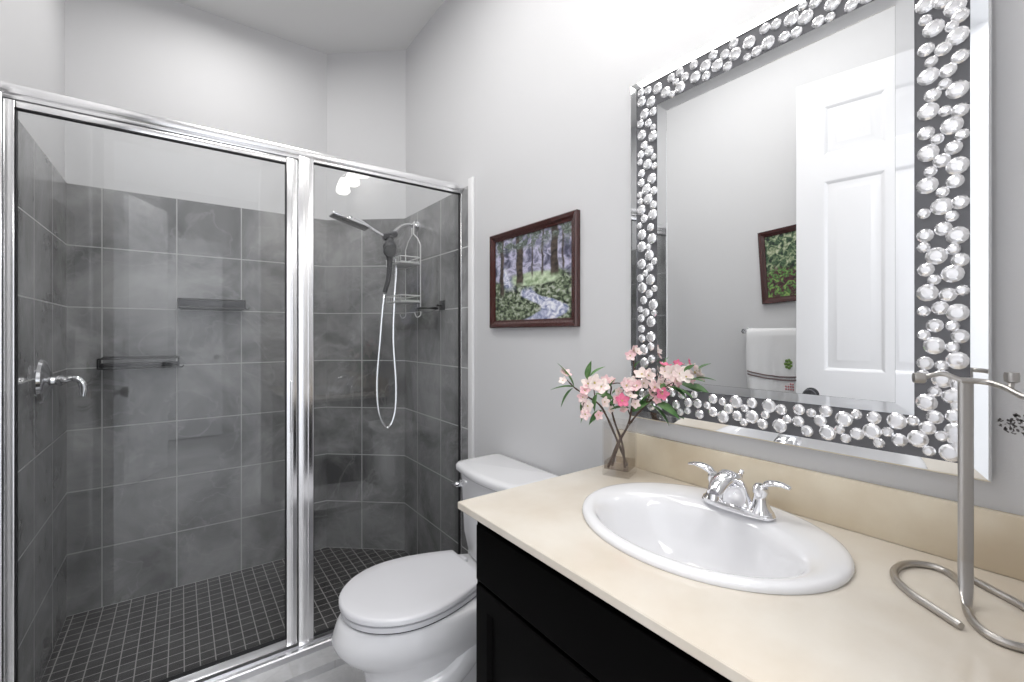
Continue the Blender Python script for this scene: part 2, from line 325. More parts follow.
# ------------------------------------------------------------------ shower fittings
sh = thing('shower_head_set', (XR-T, 2.43, 1.905), 'chrome shower arm with flat rain head and dark hand shower on a looping hose', 'shower')
h = MB(); h.lathe([(0.030, 0), (0.030, 0.004), (0.018, 0.010), (0.012, 0.016)], (XR-T, 2.43, 1.905), (-1, 0, 0)); h.build('wall_flange', M['chrome'], sh)
h = MB(); h.tube(bez([(1.10, 2.43, 1.905), (1.05, 2.43, 1.905), (1.00, 2.425, 1.885), (0.945, 2.42, 1.832)]), 0.0105, 12); h.build('shower_arm', M['chrome'], sh)
h = MB(); h.tube([(0.975, 2.42, 1.845), (0.965, 2.42, 1.838), (0.905, 2.41, 1.812), (0.895, 2.41, 1.806)], [0.012, 0.020, 0.022, 0.014], 14); h.tube([(0.935, 2.42, 1.825), (0.930, 2.38, 1.80)], 0.013, 12); h.build('diverter_bracket', M['smoke'], sh)
h = MB(); h.tube(bez([(0.905, 2.41, 1.812), (0.84, 2.41, 1.842), (0.77, 2.41, 1.880), (0.72, 2.41, 1.895)]), [0.010]*25, 12); h.build('extension_arm', M['chrome'], sh)
h = MB(); q = Matrix.Translation((0.715, 2.41, 1.872)) @ Matrix.Rotation(math.radians(15), 4, 'Y')
h.box(-0.100, 0.100, -0.045, 0.045, -0.006, 0.005, 0.004, mat=q); h.lathe([(0.02, 0), (0.016, 0.018), (0.012, 0.022)], (0.718, 2.41, 1.876), (0.26, 0, 0.96)); o = h.build('rain_head', M['chrome'], sh)
h = MB(); h.box(-0.094, 0.094, -0.040, 0.040, -0.0085, -0.005, 0.001, mat=q); h.build('spray_plate', M['smoke'], sh)
h = MB(); hs = bez([(0.925, 2.385, 1.795), (0.917, 2.37, 1.765), (0.912, 2.365, 1.72), (0.915, 2.37, 1.66), (0.912, 2.38, 1.58), (0.893, 2.385, 1.505)], 6)
n = len(hs); rad = []
for i in range(n):
    t = i/(n-1); rad.append(0.016+0.022*math.exp(-((t-0.27)/0.16)**2) - 0.004*t)
h.tube(hs, rad, 14, sy=1.0); h.build('hand_shower', M['smoke'], sh)
h = MB(); h.lathe([(0.030, 0), (0.034, 0.006), (0.030, 0.012), (0.0, 0.014)], (0.905, 2.345, 1.725), (-0.25, -1, 0), 20, sx=1); h.build('spray_face', M['black'], sh)
h = MB(); hp = bez([(0.893, 2.385, 1.50), (0.882, 2.385, 1.42), (0.870, 2.39, 1.25), (0.856, 2.40, 1.02), (0.868, 2.40, 0.85), (0.915, 2.40, 0.765), (0.955, 2.40, 0.84), (0.963, 2.40, 1.0), (0.948, 2.40, 1.25), (0.955, 2.40, 1.48), (0.968, 2.41, 1.66), (0.940, 2.42, 1.80)], 22)
h.tube(hp, [0.0075+0.0012*(i % 2) for i in range(len(hp))], 8); h.build('shower_hose', M['alu'], sh)

cd = thing('shower_caddy', (1.06, 2.395, 1.88), 'white wire two shelf caddy hanging from the chrome shower arm', 'shower caddy')
CX = 1.062
h = MB()
fr = [(CX, 2.295, 1.43), (CX, 2.295, 1.77), (CX, 2.335, 1.815), (CX, 2.385, 1.845), (CX, 2.385, 1.885), (CX+.012, 2.40, 1.92), (CX, 2.425, 1.905)]
fr2 = [(CX, 2.50, 1.43), (CX, 2.50, 1.77), (CX, 2.46, 1.815), (CX, 2.41, 1.845), (CX, 2.41, 1.885)]
h.tube(fr, 0.0035, 8); h.tube(fr2, 0.0035, 8)
for y in (2.295, 2.50): h.tube(bez([(CX, y, 1.43), (CX, y, 1.385), (CX-0.022, y, 1.372), (CX-0.034, y, 1.395)], 5), 0.003, 8)
h.build('wire_frame', M['caddy'], cd)
for z in (1.665, 1.455):
    h = MB(); x0, x1, y0, y1 = CX-0.115, CX-0.003, 2.293, 2.502
    for zz in (z, z+0.035): h.tube([(x0, y0, zz), (x1, y0, zz), (x1, y1, zz), (x0, y1, zz)], 0.0032, 8, closed=True)
    for k in range(9): y = y0+(y1-y0)*k/8; h.tube([(x0, y, z+0.034), (x0, y, z), (x1, y, z)], 0.0022, 6)
    sf = h.build('wire_shelf', M['caddy'], cd)
    o = MB().box(x0+0.004, x1-0.002, y0+0.004, y1-0.004, z+0.003, z+0.010, 0.001).build('shelf_tray', M['frost'], sf)
    sf_p = sf.matrix_parent_inverse
    o.matrix_parent_inverse = Matrix.Identity(4)
sd = thing('soap_dish', (XR-T, 2.13, 1.41), 'black ring soap dish with clear tray fixed to the tile beside the caddy', 'soap dish')
h = MB(); h.box(XR-T-0.006, XR-T, 2.09, 2.15, 1.405, 1.455, 0.002); h.tube([(XR-T-0.004, 2.12, 1.43), (XR-T-0.03, 2.13, 1.43)], 0.006, 8); h.build('wall_plate', M['black'], sd)
h = MB(); cx, cy = XR-T-0.075, 2.15
h.tube([(cx+0.05*math.cos(a*PI/14), cy+0.062*math.sin(a*PI/14), 1.412) for a in range(28)], 0.006, 8, closed=True); h.build('dish_ring', M['black'], sd)
h = MB(); h.lathe([(0.026, -0.018), (0.040, -0.010), (0.047, 0.003), (0.044, 0.003), (0.036, -0.008), (0.0, -0.012)], (cx, cy, 1.412), (0, 0, 1), 28, sx=1, sy=1.2); h.build('dish_tray', M['soap'], sd)

va = thing('shower_valve', (XL+T, 2.43, 1.10), 'chrome shower valve with round plate and curved lever on the left tiled wall', 'shower valve')
h = MB(); h.lathe([(0.082, 0), (0.085, 0.006), (0.080, 0.016), (0.060, 0.026), (0.040, 0.030), (0.034, 0.034)], (XL+T, 2.43, 1.10), (1, 0, 0), 36); h.build('escutcheon', M['chrome'], va)
h = MB(); h.lathe([(0.026, 0.01), (0.026, 0.028), (0.018, 0.034), (0.016, 0.044), (0.022, 0.052), (0.022, 0.060), (0.014, 0.068), (0.012, 0.076)], (XL+T, 2.43, 1.10), (1, 0, 0), 24); h.build('valve_stem', M['chrome'], va)
h = MB(); h.tube(bez([(XL+0.078, 2.43, 1.10), (XL+0.10, 2.43, 1.106), (XL+0.120, 2.43, 1.098), (XL+0.132, 2.43, 1.07), (XL+0.130, 2.43, 1.035)]), [0.012]*12+[0.013]*8+[0.0145]*13, 12); h.build('lever', M['chrome'], va)

def wire_shelf(x0, x1, z0, z1, label, filled):
    t = thing('wire_wall_shelf', (x0, YB-T, z0), label, 'shower shelf', None)
    yb, yf = YB-T-0.004, YB-T-0.085
    def loop(y, z0, z1): return [(x0+0.012, y, z0), (x1-0.012, y, z0), (x1, y, z0+0.012), (x1, y, z1-0.012), (x1-0.012, y, z1), (x0+0.012, y, z1), (x0, y, z1-0.012), (x0, y, z0+0.012)]
    h = MB(); h.tube(loop(yb, z0, z1), 0.0035, 8, closed=True)
    h.tube([(x0, yb, z1-.006), (x0, yf, z1-.006), (x1, yf, z1-.006), (x1, yb, z1-.006)], 0.0035, 8)
    h.tube([(x0, yb, z0+.006), (x0, yf, z0+.006), (x1, yf, z0+.006), (x1, yb, z0+.006)], 0.0035, 8)
    for x in (x0, x1): h.tube([(x, yf, z0+.006), (x, yf, z1-.006)], 0.0035, 8)
    h.tube([(x1, yf, z0+0.006), (x1+0.014, yf-0.004, z0+0.002), (x1+0.020, yf-0.006, z0+0.014)], 0.003, 8)
    h.build('wire_frame', M['black'], t)
    h = MB(); h.box(x0+0.004, x1-0.004, yf+0.004, yb, z0+0.012, z0+(0.045 if filled else 0.030), 0.002); h.build('shelf_tray', M['smoke'] if filled else M['black'], t)
wire_shelf(-0.012, 0.283, 1.412, 1.468, 'upper right black wire shower shelf with smoky solid tray', True)
wire_shelf(-0.317, -0.010, 1.108, 1.166, 'lower left black wire shower shelf with open rails', False)

# ------------------------------------------------------------------ toilet
def egg(xf, xb, w, z, yc=1.415, n=48, back=2.6, xm=None):
    xm = xm if xm is not None else xf+(xb-xf)*0.56
    pts = []
    for k in range(n):
        a = 2*PI*k/n; c, s_ = math.cos(a), math.sin(a)
        if c >= 0: e = 2.0; x = xm-(xm-xf)*abs(c)**(2/e)
        else: e = back; x = xm+(xb-xm)*abs(c)**(2/e)
        y = yc+w*math.copysign(abs(s_)**(2/e), s_); pts.append((x, y, z))
    return pts
tl = thing('toilet', (0.78, 1.415, 0), 'white two-piece toilet with closed lid between shower and vanity', 'toilet')
R = [(0.0, .480, .985, .130), (0.012, .477, .985, .132), (0.03, .485, .98, .126), (0.10, .478, .97, .124), (0.18, .470, .97, .127), (0.228, .458, .975, .134), (0.255, .430, .98, .149), (0.282, .400, .985, .166), (0.312, .378, .99, .181), (0.340, .368, .99, .188), (0.36, .374, .985, .189), (0.385, .384, .98, .186), (0.397, .392, .978, .183), (0.401, .402, .975, .176)]
h = MB(); h.rings([egg(a[1], a[2], a[3], a[0], back=3) for a in R]); 
h.box(0.84, 1.085, 1.30, 1.53, 0.30, 0.395, 0.03, seg=4)
# sculpted trapway on both sides
for sg in (-1, 1):
    h.tube(bez([(0.60, 1.415+sg*0.085, 0.15), (0.70, 1.415+sg*0.112, 0.17), (0.80, 1.415+sg*0.115, 0.24), (0.88, 1.415+sg*0.115, 0.29), (0.95, 1.415+sg*0.105, 0.20), (0.97, 1.415+sg*0.095, 0.06)], 6), [0.03]+[0.044]*29+[0.04], 14)
h.build('toilet_bowl', M['porc'], tl, smooth=50)
def lidring(xf, xb, w, z, n=56, yc=1.415):
    pts = []; xm = 0.60; wb = w*0.64
    for k in range(n//2+1):
        a = -PI/2+PI*k/(n//2); pts.append((xm-(xm-xf)*math.cos(a), yc+w*math.sin(a), z))
    m = 12
    for k in range(1, m+1):
        t = k/m; ww = w+(wb-w)*(1-math.cos(t*PI/2)); pts.append((xm+(xb-xm)*t, yc+ww, z))
    for k in range(m, 0, -1):
        t = k/m; ww = w+(wb-w)*(1-math.cos(t*PI/2)); pts.append((xm+(xb-xm)*t, yc-ww, z))
    return pts
h = MB(); h.rings([lidring(.398+o, .845, .180-o, z) for o, z in ((0.004, .405), (0, .408), (0, .421), (0.004, .424))]); h.build('seat', M['seat'], tl, smooth=50)
h = MB(); h.rings([lidring(.404, .842, .175, z) for z in (.4015, .430)]); h.build('seat_gap_shade', M['smoke'], tl)  # dark inset ring, stands in for the shade in the seat and lid gaps
h = MB(); h.rings([lidring(.392+o, .842-o*.3, .187-o, z) for o, z in ((0.006, .4285), (0, .432), (0, .444), (0.003, .448), (0.010, .4505), (0.05, .452), (0.12, .453))]); h.build('seat_lid', M['seat'], tl, smooth=50)
for y in (1.345, 1.485):
    MB().box(0.838, 0.872, y-0.022, y+0.022, 0.400, 0.436, 0.008, seg=3).build('seat_hinge', M['seat'], tl)
def tankring(x0, x1, y0, y1, z, bow, r=0.04, n=10):
    pts = []
    def corner(cx, cy, a0):
        for k in range(n+1):
            a = a0+PI/2*k/n; pts.append((cx+r*math.cos(a), cy+r*math.sin(a), z))
    pts = []
    corner(x1-r*.5, y1-r, 0); corner(x0+r, y1-r, PI/2)
    for k in range(1, 10):
        t = k/10; y = (y1-r)+((y0+r)-(y1-r))*t; pts.append((x0-bow*math.sin(PI*t), y, z))
    corner(x0+r, y0+r, PI); corner(x1-r*.5, y0+r, 3*PI/2)
    return [(min(p[0], x1), p[1], p[2]) for p in pts]
h = MB(); h.rings([tankring(.925, 1.095, 1.262, 1.548, .392, .010, .05), tankring(.913, 1.095, 1.238, 1.568, .42, .014, .05), tankring(.905, 1.095, 1.225, 1.582, .50, .016), tankring(.898, 1.095, 1.210, 1.592, .736, .018)])
h.build('tank', M['porc'], tl, smooth=50)
h = MB(); h.rings([tankring(.888, 1.100, 1.196, 1.600, .734, .020), tankring(.882, 1.102, 1.190, 1.606, .740, .020), tankring(.882, 1.102, 1.190, 1.606, .758, .020), tankring(.888, 1.100, 1.196, 1.600, .766, .020), tankring(.905, 1.09, 1.215, 1.585, .769, .018)])
h.build('tank_lid', M['porc'], tl, smooth=50)
h = MB(); h.lathe([(0.016, 0), (0.016, 0.008), (0.010, 0.012), (0.009, 0.02)], (0.903, 1.560, 0.685), (-1, 0, 0), 18); h.tube([(0.886, 1.560, 0.685), (0.880, 1.563, 0.685), (0.877, 1.572, 0.683), (0.877, 1.590, 0.678)], [0.009, 0.011, 0.011, 0.008], 10); h.build('flush_lever', M['chrome'], tl)

# ------------------------------------------------------------------ vanity
CT, CB = 0.880, 0.862
vc = thing('vanity_cabinet', (0.84, 0.49, 0), 'black vanity cabinet with framed doors under the cream counter', 'cabinet')
Y0, Y1, XF = 0.022, 0.918, 0.572
h = MB(); h.box(XF, XR-0.002, Y1-0.018, Y1, 0.0, CB-0.001); h.box(XF, XR-0.002, Y0, Y0+0.018, 0, CB-0.001); h.box(XF+0.06, XF+0.078, Y0, Y1, 0, 0.09); h.box(XF, XR-0.002, Y0, Y1, 0.09, 0.108)
h.box(XF, XF+0.02, Y0, Y1, 0.845, CB-0.001); h.box(XF, XF+0.02, Y0, Y1, 0.675, 0.715); h.box(XF, XF+0.02, Y0, Y1, 0.09, 0.13)
for y in (Y0, 0.466, Y1-0.04): h.box(XF, XF+0.02, y, y+0.04, 0.09, CB-0.001)
h.build('cabinet_body', M['cab'], vc, smooth=0)
def cabfront(name, ya, yb, za, zb, parent, rail=0.0):
    h = MB(); x1, x0 = XF-0.001, XF-0.020
    if rail:
        lv = [(0, x0), (rail, x0), (rail+0.006, x0+0.006), (rail+0.008, x0+0.010)]
        h.rings([[(x1, ya, za), (x1, yb, za), (x1, yb, zb), (x1, ya, zb)], [(x0+.003, ya, za), (x0+.003, yb, za), (x0+.003, yb, zb), (x0+.003, ya, zb)]]+[[(x, ya+o+.002*(o == 0), za+o+.002*(o == 0)), (x, yb-o-.002*(o == 0), za+o+.002*(o == 0)), (x, yb-o-.002*(o == 0), zb-o-.002*(o == 0)), (x, ya+o+.002*(o == 0), zb-o-.002*(o == 0))] for o, x in lv])
    else: h.box(x0, x1, ya, yb, za, zb, 0.003)
    return h.build(name, M['cab'], parent, smooth=20)
cabfront('drawer_front', 0.060, 0.892, 0.710, 0.838, vc)
cabfront('cabinet_door', 0.484, 0.892, 0.112, 0.700, vc, 0.045)
cabfront('cabinet_door', 0.060, 0.468, 0.112, 0.700, vc, 0.045)
# counter with an oval cut-out
SXc, SYc, SA_, SB_ = 0.865, 0.522, 0.215, 0.260
def ell(cx, cy, a, b2, z, n=72): return [(cx+a*math.cos(2*PI*k/n), cy+b2*math.sin(2*PI*k/n), z) for k in range(n)]
def rectray(x0, x1, y0, y1, z, n=72):
    pts = []
    for k in range(n):
        c, s_ = math.cos(2*PI*k/n), math.sin(2*PI*k/n); t = 1e9
        if abs(c) > 1e-9: t = min(t, ((x1 if c > 0 else x0)-SXc)/c)
        if abs(s_) > 1e-9: t = min(t, ((y1 if s_ > 0 else y0)-SYc)/s_)
        pts.append([SXc+c*t, SYc+s_*t, z])
    for cx in (x0, x1):
        for cy in (y0, y1):
            i = min(range(n), key=lambda j: (pts[j][0]-cx)**2+(pts[j][1]-cy)**2); pts[i][0] = cx; pts[i][1] = cy
    return [tuple(p) for p in pts]
h = MB(); c0 = (0.532, XR-0.0005, 0.020, 0.942)
def rr(o, z): return rectray(c0[0]+o, c0[1], c0[2], c0[3]-o, z)
rs = [ell(SXc, SYc, SA_-.02, SB_-.02, CB), rr(0.0015, CB), rr(0, CB+0.002), rr(0, CT-0.002), rr(0.0015, CT), ell(SXc, SYc, SA_-.02, SB_-.02, CT), ell(SXc, SYc, SA_-.02, SB_-.02, CB)]
h.rings(rs, False, False); bmesh.ops.remove_doubles(h.bm, verts=h.bm.verts[:], dist=1e-6)
ct = h.build('countertop', M['counter'], smooth=30); tag(ct, 'cream marble countertop with an oval sink cut-out, on the black cabinet', 'countertop')
bs = MB().box(XR-0.019, XR-0.0005, 0.022, 0.941, CT+0.0005, CT+0.102, 0.0015).build('backsplash', M['splash']); tag(bs, 'beige marble backsplash strip along the wall behind the faucet', 'backsplash')
# sink
sk = thing('sink', (SXc, SYc, CT), 'white oval drop-in sink set in the cream counter', 'sink')
h = MB(); bx = SXc-0.028
bx = 0.826
prof = [(SXc, .193, .238, CT-.01), (SXc, .205, .250, CT+.0005), (SXc, .2145, .2595, CT+.0005), (SXc, .216, .261, CT+.005), (SXc, .214, .259, CT+.0105), (SXc, .209, .254, CT+.0135), (SXc-.001, .202, .247, CT+.0145), (SXc-.008, .188, .235, CT+.0140), (SXc-.018, .174, .224, CT+.0125), (bx+.008, .160, .214, CT+.009), (bx+.004, .151, .206, CT+.003), (bx, .143, .197, CT-.010), (bx, .135, .184, CT-.035), (bx+.002, .124, .165, CT-.070), (bx+.006, .106, .138, CT-.102), (bx+.012, .078, .100, CT-.124), (bx+.018, .040, .050, CT-.134), (bx+.02, .022, .022, CT-.136)]
rg = [ell(a, SYc, b_, c_, z) for a, b_, c_, z in prof]
out = [(a, b_+.008, c_+.008, z-.008) for a, b_, c_, z in prof[:0:-1] if z < CT-.02]
rg += [ell(a, SYc, b_, c_, z) for a, b_, c_, z in out] + [rg[0]]
h.rings(rg, False, False); bmesh.ops.remove_doubles(h.bm, verts=h.bm.verts[:], dist=1e-6)
h.build('basin', M['porc'], sk, smooth=60)
h = MB(); h.lathe([(0.0, 0.001), (0.018, 0.001), (0.021, 0.003), (0.023, 0.001), (0.023, -0.004)], (bx+.02, SYc, CT-.135), (0, 0, 1), 24); h.build('drain', M['chrome'], sk)
# faucet
fz = CT+0.0145; FX, FYc = 0.992, 0.508
fa = thing('faucet', (FX, FYc, fz), 'chrome two-handle faucet on the back rim of the white sink', 'faucet')
h = MB()
def ov(cx, cy, a, b_, z, n=40, e=2.6): return [(cx+a*math.copysign(abs(math.cos(2*PI*k/n))**(2/e), math.cos(2*PI*k/n)), cy+b_*math.copysign(abs(math.sin(2*PI*k/n))**(2/e), math.sin(2*PI*k/n)), z) for k in range(n)]
h.rings([ov(FX, FYc, .026, .078, fz-.002), ov(FX, FYc, .027, .080, fz+.003), ov(FX, FYc, .024, .076, fz+.011), ov(FX, FYc, .019, .070, fz+.014)])
h.build('base_plate', M['chrome'], fa)
h = MB()
sec = [(FX, .023, .046, fz+.004, 0), (FX-.001, .021, .036, fz+.018, .05), (FX-.004, .020, .030, fz+.036, .15), (FX-.012, .019, .026, fz+.056, .45), (FX-.026, .018, .024, fz+.071, .85), (FX-.046, .016, .022, fz+.077, 1.25), (FX-.068, .014, .020, fz+.072, 1.6), (FX-.086, .013, .0175, fz+.060, 1.95), (FX-.094, .012, .015, fz+.050, 2.15)]
rg = []
for cx, a, b_, z, tilt in sec:
    rg.append([(cx+a*math.cos(t)*math.cos(tilt), FYc+b_*math.sin(t), z+a*math.cos(t)*math.sin(tilt)) for t in [2*PI*k/24 for k in range(24)]])
h.rings(rg); h.build('spout', M['chrome'], fa, smooth=60)
h = MB(); h.lathe([(0.0105, 0), (0.0115, 0.004), (0.0115, 0.012), (0.008, 0.013)], (FX-.094, FYc, fz+.050), (-.25, 0, -1), 20); h.build('aerator', M['chrome'], fa)
h = MB(); h.tube([(FX+.021, FYc, fz+.006), (FX+.021, FYc, fz+.072)], 0.0025, 8); h.lathe([(0.002, 0), (0.006, 0.003), (0.006, 0.008), (0.003, 0.011)], (FX+.021, FYc, fz+.070), (0, 0, 1), 14); h.build('lift_rod', M['chrome'], fa)
for sg in (-1, 1):
    hy = FYc+sg*0.0508
    h = MB(); h.lathe([(0.025, 0.0), (0.0255, 0.005), (0.020, 0.012), (0.0155, 0.022), (0.0135, 0.036), (0.0135, 0.042), (0.016, 0.046), (0.0155, 0.056), (0.010, 0.063), (0.0, 0.065)], (FX, hy, fz+.004), (0, 0, 1), 28)
    hd = h.build('handle', M['chrome'], fa)
    h = MB(); lp = bez([(FX+.003, hy, fz+.054), (FX, hy+sg*.010, fz+.068), (FX-.002, hy+sg*.026, fz+.075), (FX-.004, hy+sg*.044, fz+.077), (FX-.006, hy+sg*.062, fz+.074)], 6)
    n = len(lp); rg = []
    for i, p in enumerate(lp):
        t = i/(n-1); wd = 0.008+0.006*math.sin(PI*min(1, t*1.05))*1.0; th = 0.007*(1-t)+0.003
        if i == n-1: wd *= .6; th *= .5
        rg.append([(p.x+wd*math.cos(a), p.y, p.z+th*math.sin(a)) for a in [2*PI*k/14 for k in range(14)]])
    h.rings(rg); o = h.build('lever', M['chrome'], hd, smooth=60); o.matrix_parent_inverse = Matrix.Identity(4)
# ------------------------------------------------------------------ towel stand
ts = thing('hand_towel_stand', (0.9405, 0.1385, CT), 'brushed nickel hand towel stand with looped base at the counter end', 'towel stand')
cx, cy = 0.938, 0.139
half = [(0.848, 0.130), (0.870, 0.160), (0.895, 0.193), (0.930, 0.219), (0.968, 0.227), (1.004, 0.220), (1.026, 0.199), (1.025, 0.176), (1.003, 0.157), (0.972, 0.146), (cx, cy)]
S1 = [(x, y, CT+0.0055) for x, y in half]; S2 = [(2*cx-x, 2*cy-y, CT+0.0055) for x, y in half[::-1][1:]]
pp = bez(S1+S2, 8)
h = MB(); h.tube(pp, [0.0048]+[0.0055]*(len(pp)-2)+[0.0048], 10); h.build('looped_base', M['nickel'], ts)
h = MB(); q0 = bez([(cx-.052, cy-.012, CT+.0057), (cx-.030, cy-.006, CT+.008), (cx-.010, cy-.002, CT+.022), (cx-.001, cy, CT+.055), (cx, cy, CT+.10), (cx, cy, CT+.335)], 8)
h.tube(q0, [0.0050+0.0042*min(1, i/20) for i in range(len(q0))], 16, sy=0.45, up=(0.86, 0.5, 0.05))
h.build('pole', M['nickel'], ts)
TZ = CT+0.335
h = MB(); h.tube(bez([(cx-.004, cy+.004, TZ-.004), (cx-.006, cy+.022, TZ+.004), (cx-.010, cy+.034, TZ+.002), (cx-.016, cy+.044, TZ-.003)], 8), [0.0035]*25, 10); 
h.tube(bez([(cx-.004, cy+.004, TZ-.004), (cx+.004, cy-.020, TZ-.005), (cx-.008, cy-.040, TZ-.010), (cx-.030, cy-.062, TZ-.020), (cx-.034, cy-.085, TZ-.020), (cx-.020, cy-.105, TZ-.016)], 8), 0.0042, 10)
h.tube([(cx-.012, cy-.046, TZ-.012), (cx-.003, cy-.046, TZ-.004), (cx, cy-.046, TZ+.001)], 0.0032, 8)
ar = h.build('arm', M['nickel'], ts)
for p, dd in (((cx-.016, cy+.043, TZ-.003), (-.45, .89, 0.0)), ((cx, cy-.046, TZ-.002), (0, 0, 1))):
    h = MB(); h.lathe([(0.005, -0.002), (0.0078, 0.0), (0.0082, 0.009), (0.0076, 0.013), (0.0, 0.0135)], p, dd, 20); o = h.build('end_cap', M['nickel'], ts)
# ------------------------------------------------------------------ wall mirror with gem border
mr = thing('wall_mirror', (XR, 0.505, 1.03), 'large mirror bordered with round crystal gems, hanging on the wall over the sink', 'mirror')
my0, my1, mz0, mz1 = 0.131, 0.879, 1.032, 2.024
xm = 1.086
MB().box(xm+0.006, XR-0.001, my0+0.004, my1-0.004, mz0+0.004, mz1-0.004).build('backing_panel', M['slate'], mr, smooth=0)
def fring(y0, y1, z0, z1, x): return [(x, y0, z0), (x, y1, z0), (x, y1, z1), (x, y0, z1)]
gy0, gy1, gz0, gz1 = 0.155, 0.853, 1.056, 2.000
iy0, iy1, iz0, iz1 = 0.228, 0.782, 1.130, 1.928
h = MB(); h.rings([fring(my0, my1, mz0, mz1, XR-0.004), fring(my0, my1, mz0, mz1, xm+0.004), fring(my0+.003, my1-.003, mz0+.003, mz1-.003, xm+0.0010), fring(gy0, gy1, gz0, gz1, xm-0.002), fring(gy0, gy1, gz0, gz1, xm+0.008)], False, False)
h.build('outer_bevel', M['bevel'], mr, smooth=0)
struct_gem = MB().box(xm+0.001, xm+0.006, gy0, gy1, gz0, gz1).build('gem_bed', M['slate'], mr, smooth=0)
h = MB(); h.rings([fring(iy0, iy1, iz0, iz1, xm+0.003), fring(iy0, iy1, iz0, iz1, xm-0.001), fring(iy0+.027, iy1-.030, iz0+.020, iz1-.028, xm-0.0020), fring(iy0+.0275, iy1-.0305, iz0+.0205, iz1-.0285, xm-0.0005)], False, False)
h.build('inner_bevel', M['bevel'], mr, smooth=0)
h = MB(); h.box(xm-0.0012, xm+0.002, iy0+.0275, iy1-.0305, iz0+.0205, iz1-.0285); h.build('mirror_glass', M['mirror'], mr, smooth=0)
GR = [0.0099, 0.0124, 0.0156]
gems = [(0.212,1.876,2),(0.19,1.868,1),(0.174,1.849,2),(0.163,1.83,1),(0.213,1.848,0),(0.202,1.827,2),(0.178,1.818,0),(0.166,1.797,2),(0.212,1.794,1),(0.189,1.784,1),(0.164,1.76,1),(0.205,1.769,0),(0.209,1.744,2),(0.183,1.743,1),(0.187,1.721,0),(0.167,1.704,2),(0.203,1.708,1),(0.209,1.681,2),(0.186,1.673,0),(0.165,1.667,1),(0.178,1.644,2),(0.212,1.643,1),(0.162,1.624,0),(0.197,1.627,0),(0.209,1.606,2),(0.176,1.605,1),(0.191,1.587,1),(0.167,1.572,2),(0.206,1.572,0),(0.21,1.548,2),(0.174,1.546,1),(0.19,1.531,0),(0.191,1.506,2),(0.166,1.508,1),(0.215,1.498,0),(0.178,1.486,0),(0.189,1.466,1),(0.213,1.458,1),(0.167,1.451,2),(0.215,1.437,0),(0.176,1.428,0),(0.198,1.419,2),(0.165,1.408,1),(0.212,1.396,1),(0.177,1.385,2),(0.201,1.377,0),(0.21,1.354,2),(0.183,1.349,1),(0.163,1.355,0),(0.215,1.321,0),(0.193,1.326,1),(0.167,1.317,2),(0.2,1.295,1),(0.177,1.294,0),(0.165,1.276,1),(0.215,1.278,0),(0.201,1.259,2),(0.177,1.257,0),(0.168,1.234,2),(0.213,1.227,1),(0.191,1.224,0),(0.216,1.206,0),(0.19,1.2,2),(0.2,1.177,0),(0.169,1.193,1),(0.18,1.17,1),(0.211,1.156,2),(0.2,1.131,1),(0.175,1.136,1),(0.21,1.11,1),(0.173,1.11,2),(0.171,1.155,0),(0.191,1.099,0),(0.17,1.086,0),(0.223,1.088,2),(0.18,1.071,2),(0.208,1.069,0),(0.253,1.116,2),(0.23,1.12,0),(0.267,1.093,0),(0.249,1.081,1),(0.158,1.172,2),(0.158,1.135,1),(0.159,1.1,2),(0.158,1.073,1),(0.42,1.115,1),(0.396,1.111,0),(0.369,1.119,1),(0.421,1.089,1),(0.379,1.097,1),(0.337,1.107,2),(0.316,1.119,0),(0.288,1.117,1),(0.404,1.071,1),(0.366,1.074,2),(0.345,1.084,0),(0.334,1.068,0),(0.315,1.081,1),(0.291,1.09,2),(0.28,1.069,0),(0.704,1.117,1),(0.668,1.121,0),(0.722,1.087,1),(0.686,1.097,1),(0.659,1.098,1),(0.709,1.069,0),(0.688,1.075,0),(0.654,1.071,1),(0.617,1.115,1),(0.592,1.111,0),(0.632,1.097,0),(0.617,1.082,1),(0.591,1.073,2),(0.577,1.095,1),(0.558,1.115,2),(0.537,1.102,0),(0.555,1.081,1),(0.539,1.068,0),(0.52,1.117,1),(0.52,1.084,2),(0.49,1.093,0),(0.496,1.071,1),(0.482,1.115,2),(0.456,1.11,1),(0.444,1.09,0),(0.459,1.073,2)]
gems = [(min(max(y, gy0+GR[s_]*1.02), gy1-GR[s_]), max(z, gz0+GR[s_]), s_) for y, z, s_ in gems]
rnd = random.Random(5)
def fits(y, z, r, lst, k=0.93): return all((y-a)**2+(z-c)**2 > (k*(r+GR[d]))**2 for a, c, d in lst)
def inband(y, z, r): return gy0+r*.9 < y < gy1-r*.9 and gz0+r*.9 < z < gz1-r*.9 and not (iy0-r*.9 < y < iy1+r*.9 and iz0-r*.9 < z < iz1+r*.9)
def done(y, z): return (y < 0.229 and z < 1.885) or (z < 1.13 and y < 0.735)
fill = []
for s_, tries in ((2, 3000), (1, 9000), (0, 20000)):
    lim = {2: 48, 1: 90, 0: 999}[s_]; c_ = 0
    for _ in range(tries):
        y = rnd.uniform(gy0, gy1); z = rnd.uniform(gz0, gz1)
        if done(y, z) or not inband(y, z, GR[s_]): continue
        if fits(y, z, GR[s_], gems+fill): fill.append((y, z, s_)); c_ += 1
        if c_ >= lim: break
def gem_into(h, y, z, s_):
    r = GR[s_]; h.lathe([(r, 0.0), (r*1.0, 0.0026), (r*.80, 0.0050), (r*.55, 0.0064), (r*.52, 0.0062), (0.0, 0.0066)], (xm+0.001, y, z), (-1, 0, 0), 12)
allg = gems+fill
allg.sort(key=lambda g: -GR[g[2]]/(0.59*1.08+0.806*g[0]))
proto = {}
